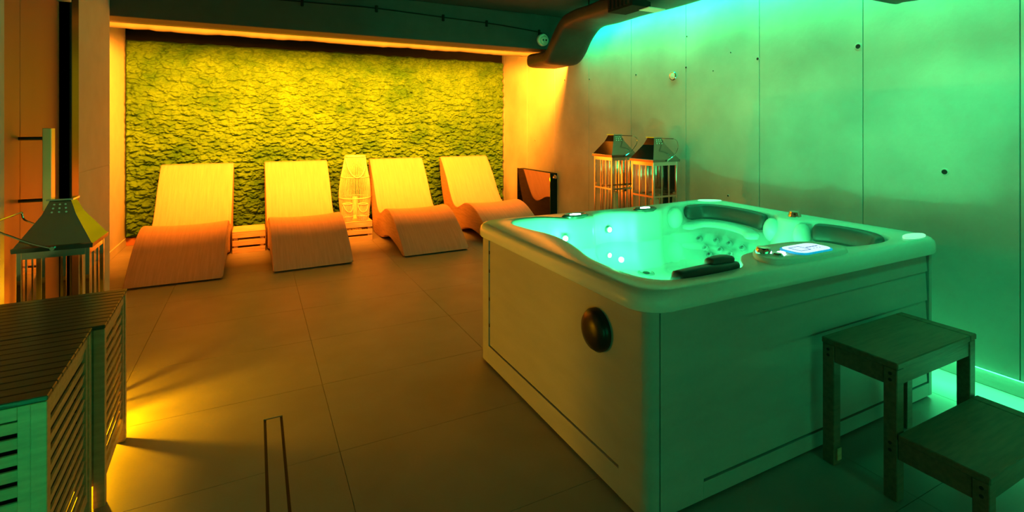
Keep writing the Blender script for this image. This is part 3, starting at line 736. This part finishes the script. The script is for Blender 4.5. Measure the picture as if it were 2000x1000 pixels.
# divider knob (chrome) and the control console on the front rim
tb(MB().lathe([(.042, .895), (.044, .915), (.036, .932), (.034, .945), (.02, .950)], (3.385, 2.285, 0), 20), 'air_knob', 'steel', None, True)
def quad_loft(pts, zs, sc):
    cx = sum(p[0] for p in pts) / len(pts); cy = sum(p[1] for p in pts) / len(pts)
    return [[(cx + (p[0] - cx) * s, cy + (p[1] - cy) * s, z) for p in pts] for z, s in zip(zs, sc)]
cpts = [(p.x, p.y) for p in smooth_path([(2.13, 1.56, 0), (2.16, 1.66, 0), (2.26, 1.745, 0), (2.42, 1.765, 0), (2.58, 1.75, 0), (2.70, 1.68, 0), (2.73, 1.58, 0), (2.66, 1.515, 0), (2.45, 1.505, 0), (2.22, 1.515, 0)], 5, True)]
con = tb(MB().loft(quad_loft(cpts, (.890, .912, .924, .929, .930), (1.0, .99, .965, .92, .6)), True, True), 'control_console', 'acrylic', None, True, 50)
sc_ = rrect(2.335, 2.585, 1.535, 1.665, .045, 6)
scr = tb(MB().loft(quad_loft(sc_, (.928, .935, .937), (1.10, 1.08, 1.02)), True, True), 'display_rim', 'screen_rim', con, True, 50)
scr2 = tb(MB().loft(quad_loft(sc_, (.9355, .9385), (1.0, .99)), True, True), 'display', 'screen', con)
mb = MB(); z = .9387
for a, b_, c_, d_ in ((2.37, 2.375, 1.565, 1.635), (2.445, 2.45, 1.565, 1.635), (2.375, 2.445, 1.565, 1.569), (2.375, 2.445, 1.631, 1.635)): mb.box(a, b_, c_, d_, z - .001, z + .0006)
for k in range(4): mb.box(2.462 + k * .024, 2.480 + k * .024, 1.598, 1.606, z - .001, z + .0006)
for k in range(3): mb.box(2.48 + k * .024, 2.486 + k * .024, 1.572, 1.577, z - .001, z + .0006)
tb(mb, 'display_icons', 'screen_blue', scr2)
tb(MB().lathe([(.036, .918), (.038, .940), (.030, .956), (.012, .960)], (2.215, 1.655, 0), 20), 'diverter_knob', 'steel', con, True)
tb(MB().box(2.255, 2.285, 1.585, 1.615, .926, .940, .004), 'lit_button', 'led_lens', con)
tb(MB().lathe([(.022, .92), (.023, .936), (.016, .942)], (2.225, 1.585, 0), 16), 'air_valve', 'steel', con, True)

# skirt
SX0, SX1, SY0, SY1 = 1.345, 3.487, 1.503, 3.115
core = [rrect(SX0 + d_, SX1 - d_, SY0 + d_, SY1 - d_, .02, 2) for d_ in (.024, .034)]
tb(MB().loft([[(a, b_, z) for a, b_ in core[k]] for k, z in ((0, .013), (0, .82), (1, .82), (1, .013))]), 'cabinet_core', 'skirt_dark')
# rounded corner posts
def corner(cx, cy, sx, sy, w1, w2):
    R_ = .045; pts = []
    for k in range(7):
        a = PI / 2 * k / 6; pts.append((cx + sx * (R_ - R_ * math.cos(a)), cy + sy * (R_ - R_ * math.sin(a))))
    pts = [(cx + sx * 0, cy + sy * w2)] + pts[::1] + [(cx + sx * w1, cy)]
    pts += [(cx + sx * w1, cy + sy * .022), (cx + sx * .05, cy + sy * .03), (cx + sx * .03, cy + sy * .05), (cx + sx * .022, cy + sy * w2)]
    tb(MB().loft([[(a, b_, .014) for a, b_ in pts], [(a, b_, .83) for a, b_ in pts]], True, True), 'corner_post', 'skirt', None, True, 30)
corner(SX0, SY0, 1, 1, .060, .175); corner(SX1, SY0, -1, 1, .066, .06); corner(SX0, SY1, 1, -1, .06, .125); corner(SX1, SY1, -1, -1, .06, .06)
# left side: rails and one large plain panel
tb(MB().box(SX0, SX0 + .022, SY0 + .175, SY1 - .125, .014, .126, .001), 'skirt_rail', 'skirt')
tb(MB().box(SX0 + .004, SX0 + .022, SY0 + .176, SY1 - .134, .133, .83, .003), 'skirt_panel', 'skirt')
for z in (.25, .42, .60, .72): tb(MB().box(SX0 + .0015, SX0 + .012, SY1 - .1335, SY1 - .1255, z, z + .02), 'latch', 'rubber')
# front side: stile, base rail, lapped planks
tb(MB().box(SX0 + .066, SX0 + .30, SY0, SY0 + .022, .014, .83, .001), 'front_stile', 'skirt')
tb(MB().box(SX0 + .30, SX1 - .066, SY0, SY0 + .022, .014, .084, .001), 'skirt_rail', 'skirt')
for a, b_ in ((.092, .235), (.235, .39), (.39, .555), (.555, .72), (.72, .83)):
    mb = MB(); x0, x1 = SX0 + .302, SX1 - .076
    mb.raw([(x0, SY0 + .004, a + .002), (x1, SY0 + .004, a + .002), (x1, SY0 + .0125, b_), (x0, SY0 + .0125, b_), (x0, SY0 + .024, a + .002), (x1, SY0 + .024, a + .002), (x1, SY0 + .024, b_), (x0, SY0 + .024, b_)],
           [(0, 1, 2, 3), (4, 7, 6, 5), (0, 4, 5, 1), (3, 2, 6, 7), (0, 3, 7, 4), (1, 5, 6, 2)])
    tb(mb, 'plank', 'skirt')
tb(MB().box(SX1 - .022, SX1, SY0 + .06, SY1 - .06, .014, .83), 'skirt_panel', 'skirt')
tb(MB().box(SX0 + .06, SX1 - .06, SY1 - .022, SY1, .014, .83), 'skirt_panel', 'skirt')
tb(MB().box(SX0 + .03, SX1 - .03, SY0 + .03, SY1 - .03, .0, .0125), 'base', 'rubber')
# black round vent cap on the left side
cp = tb(MB().disc((SX0 + .004, 1.823, .652), (-1, 0, 0), [(.093, 0), (.093, .018), (.080, .036), (.05, .047), (.012, .050)], 36), 'vent_cap', 'rubber', None, True, 60)
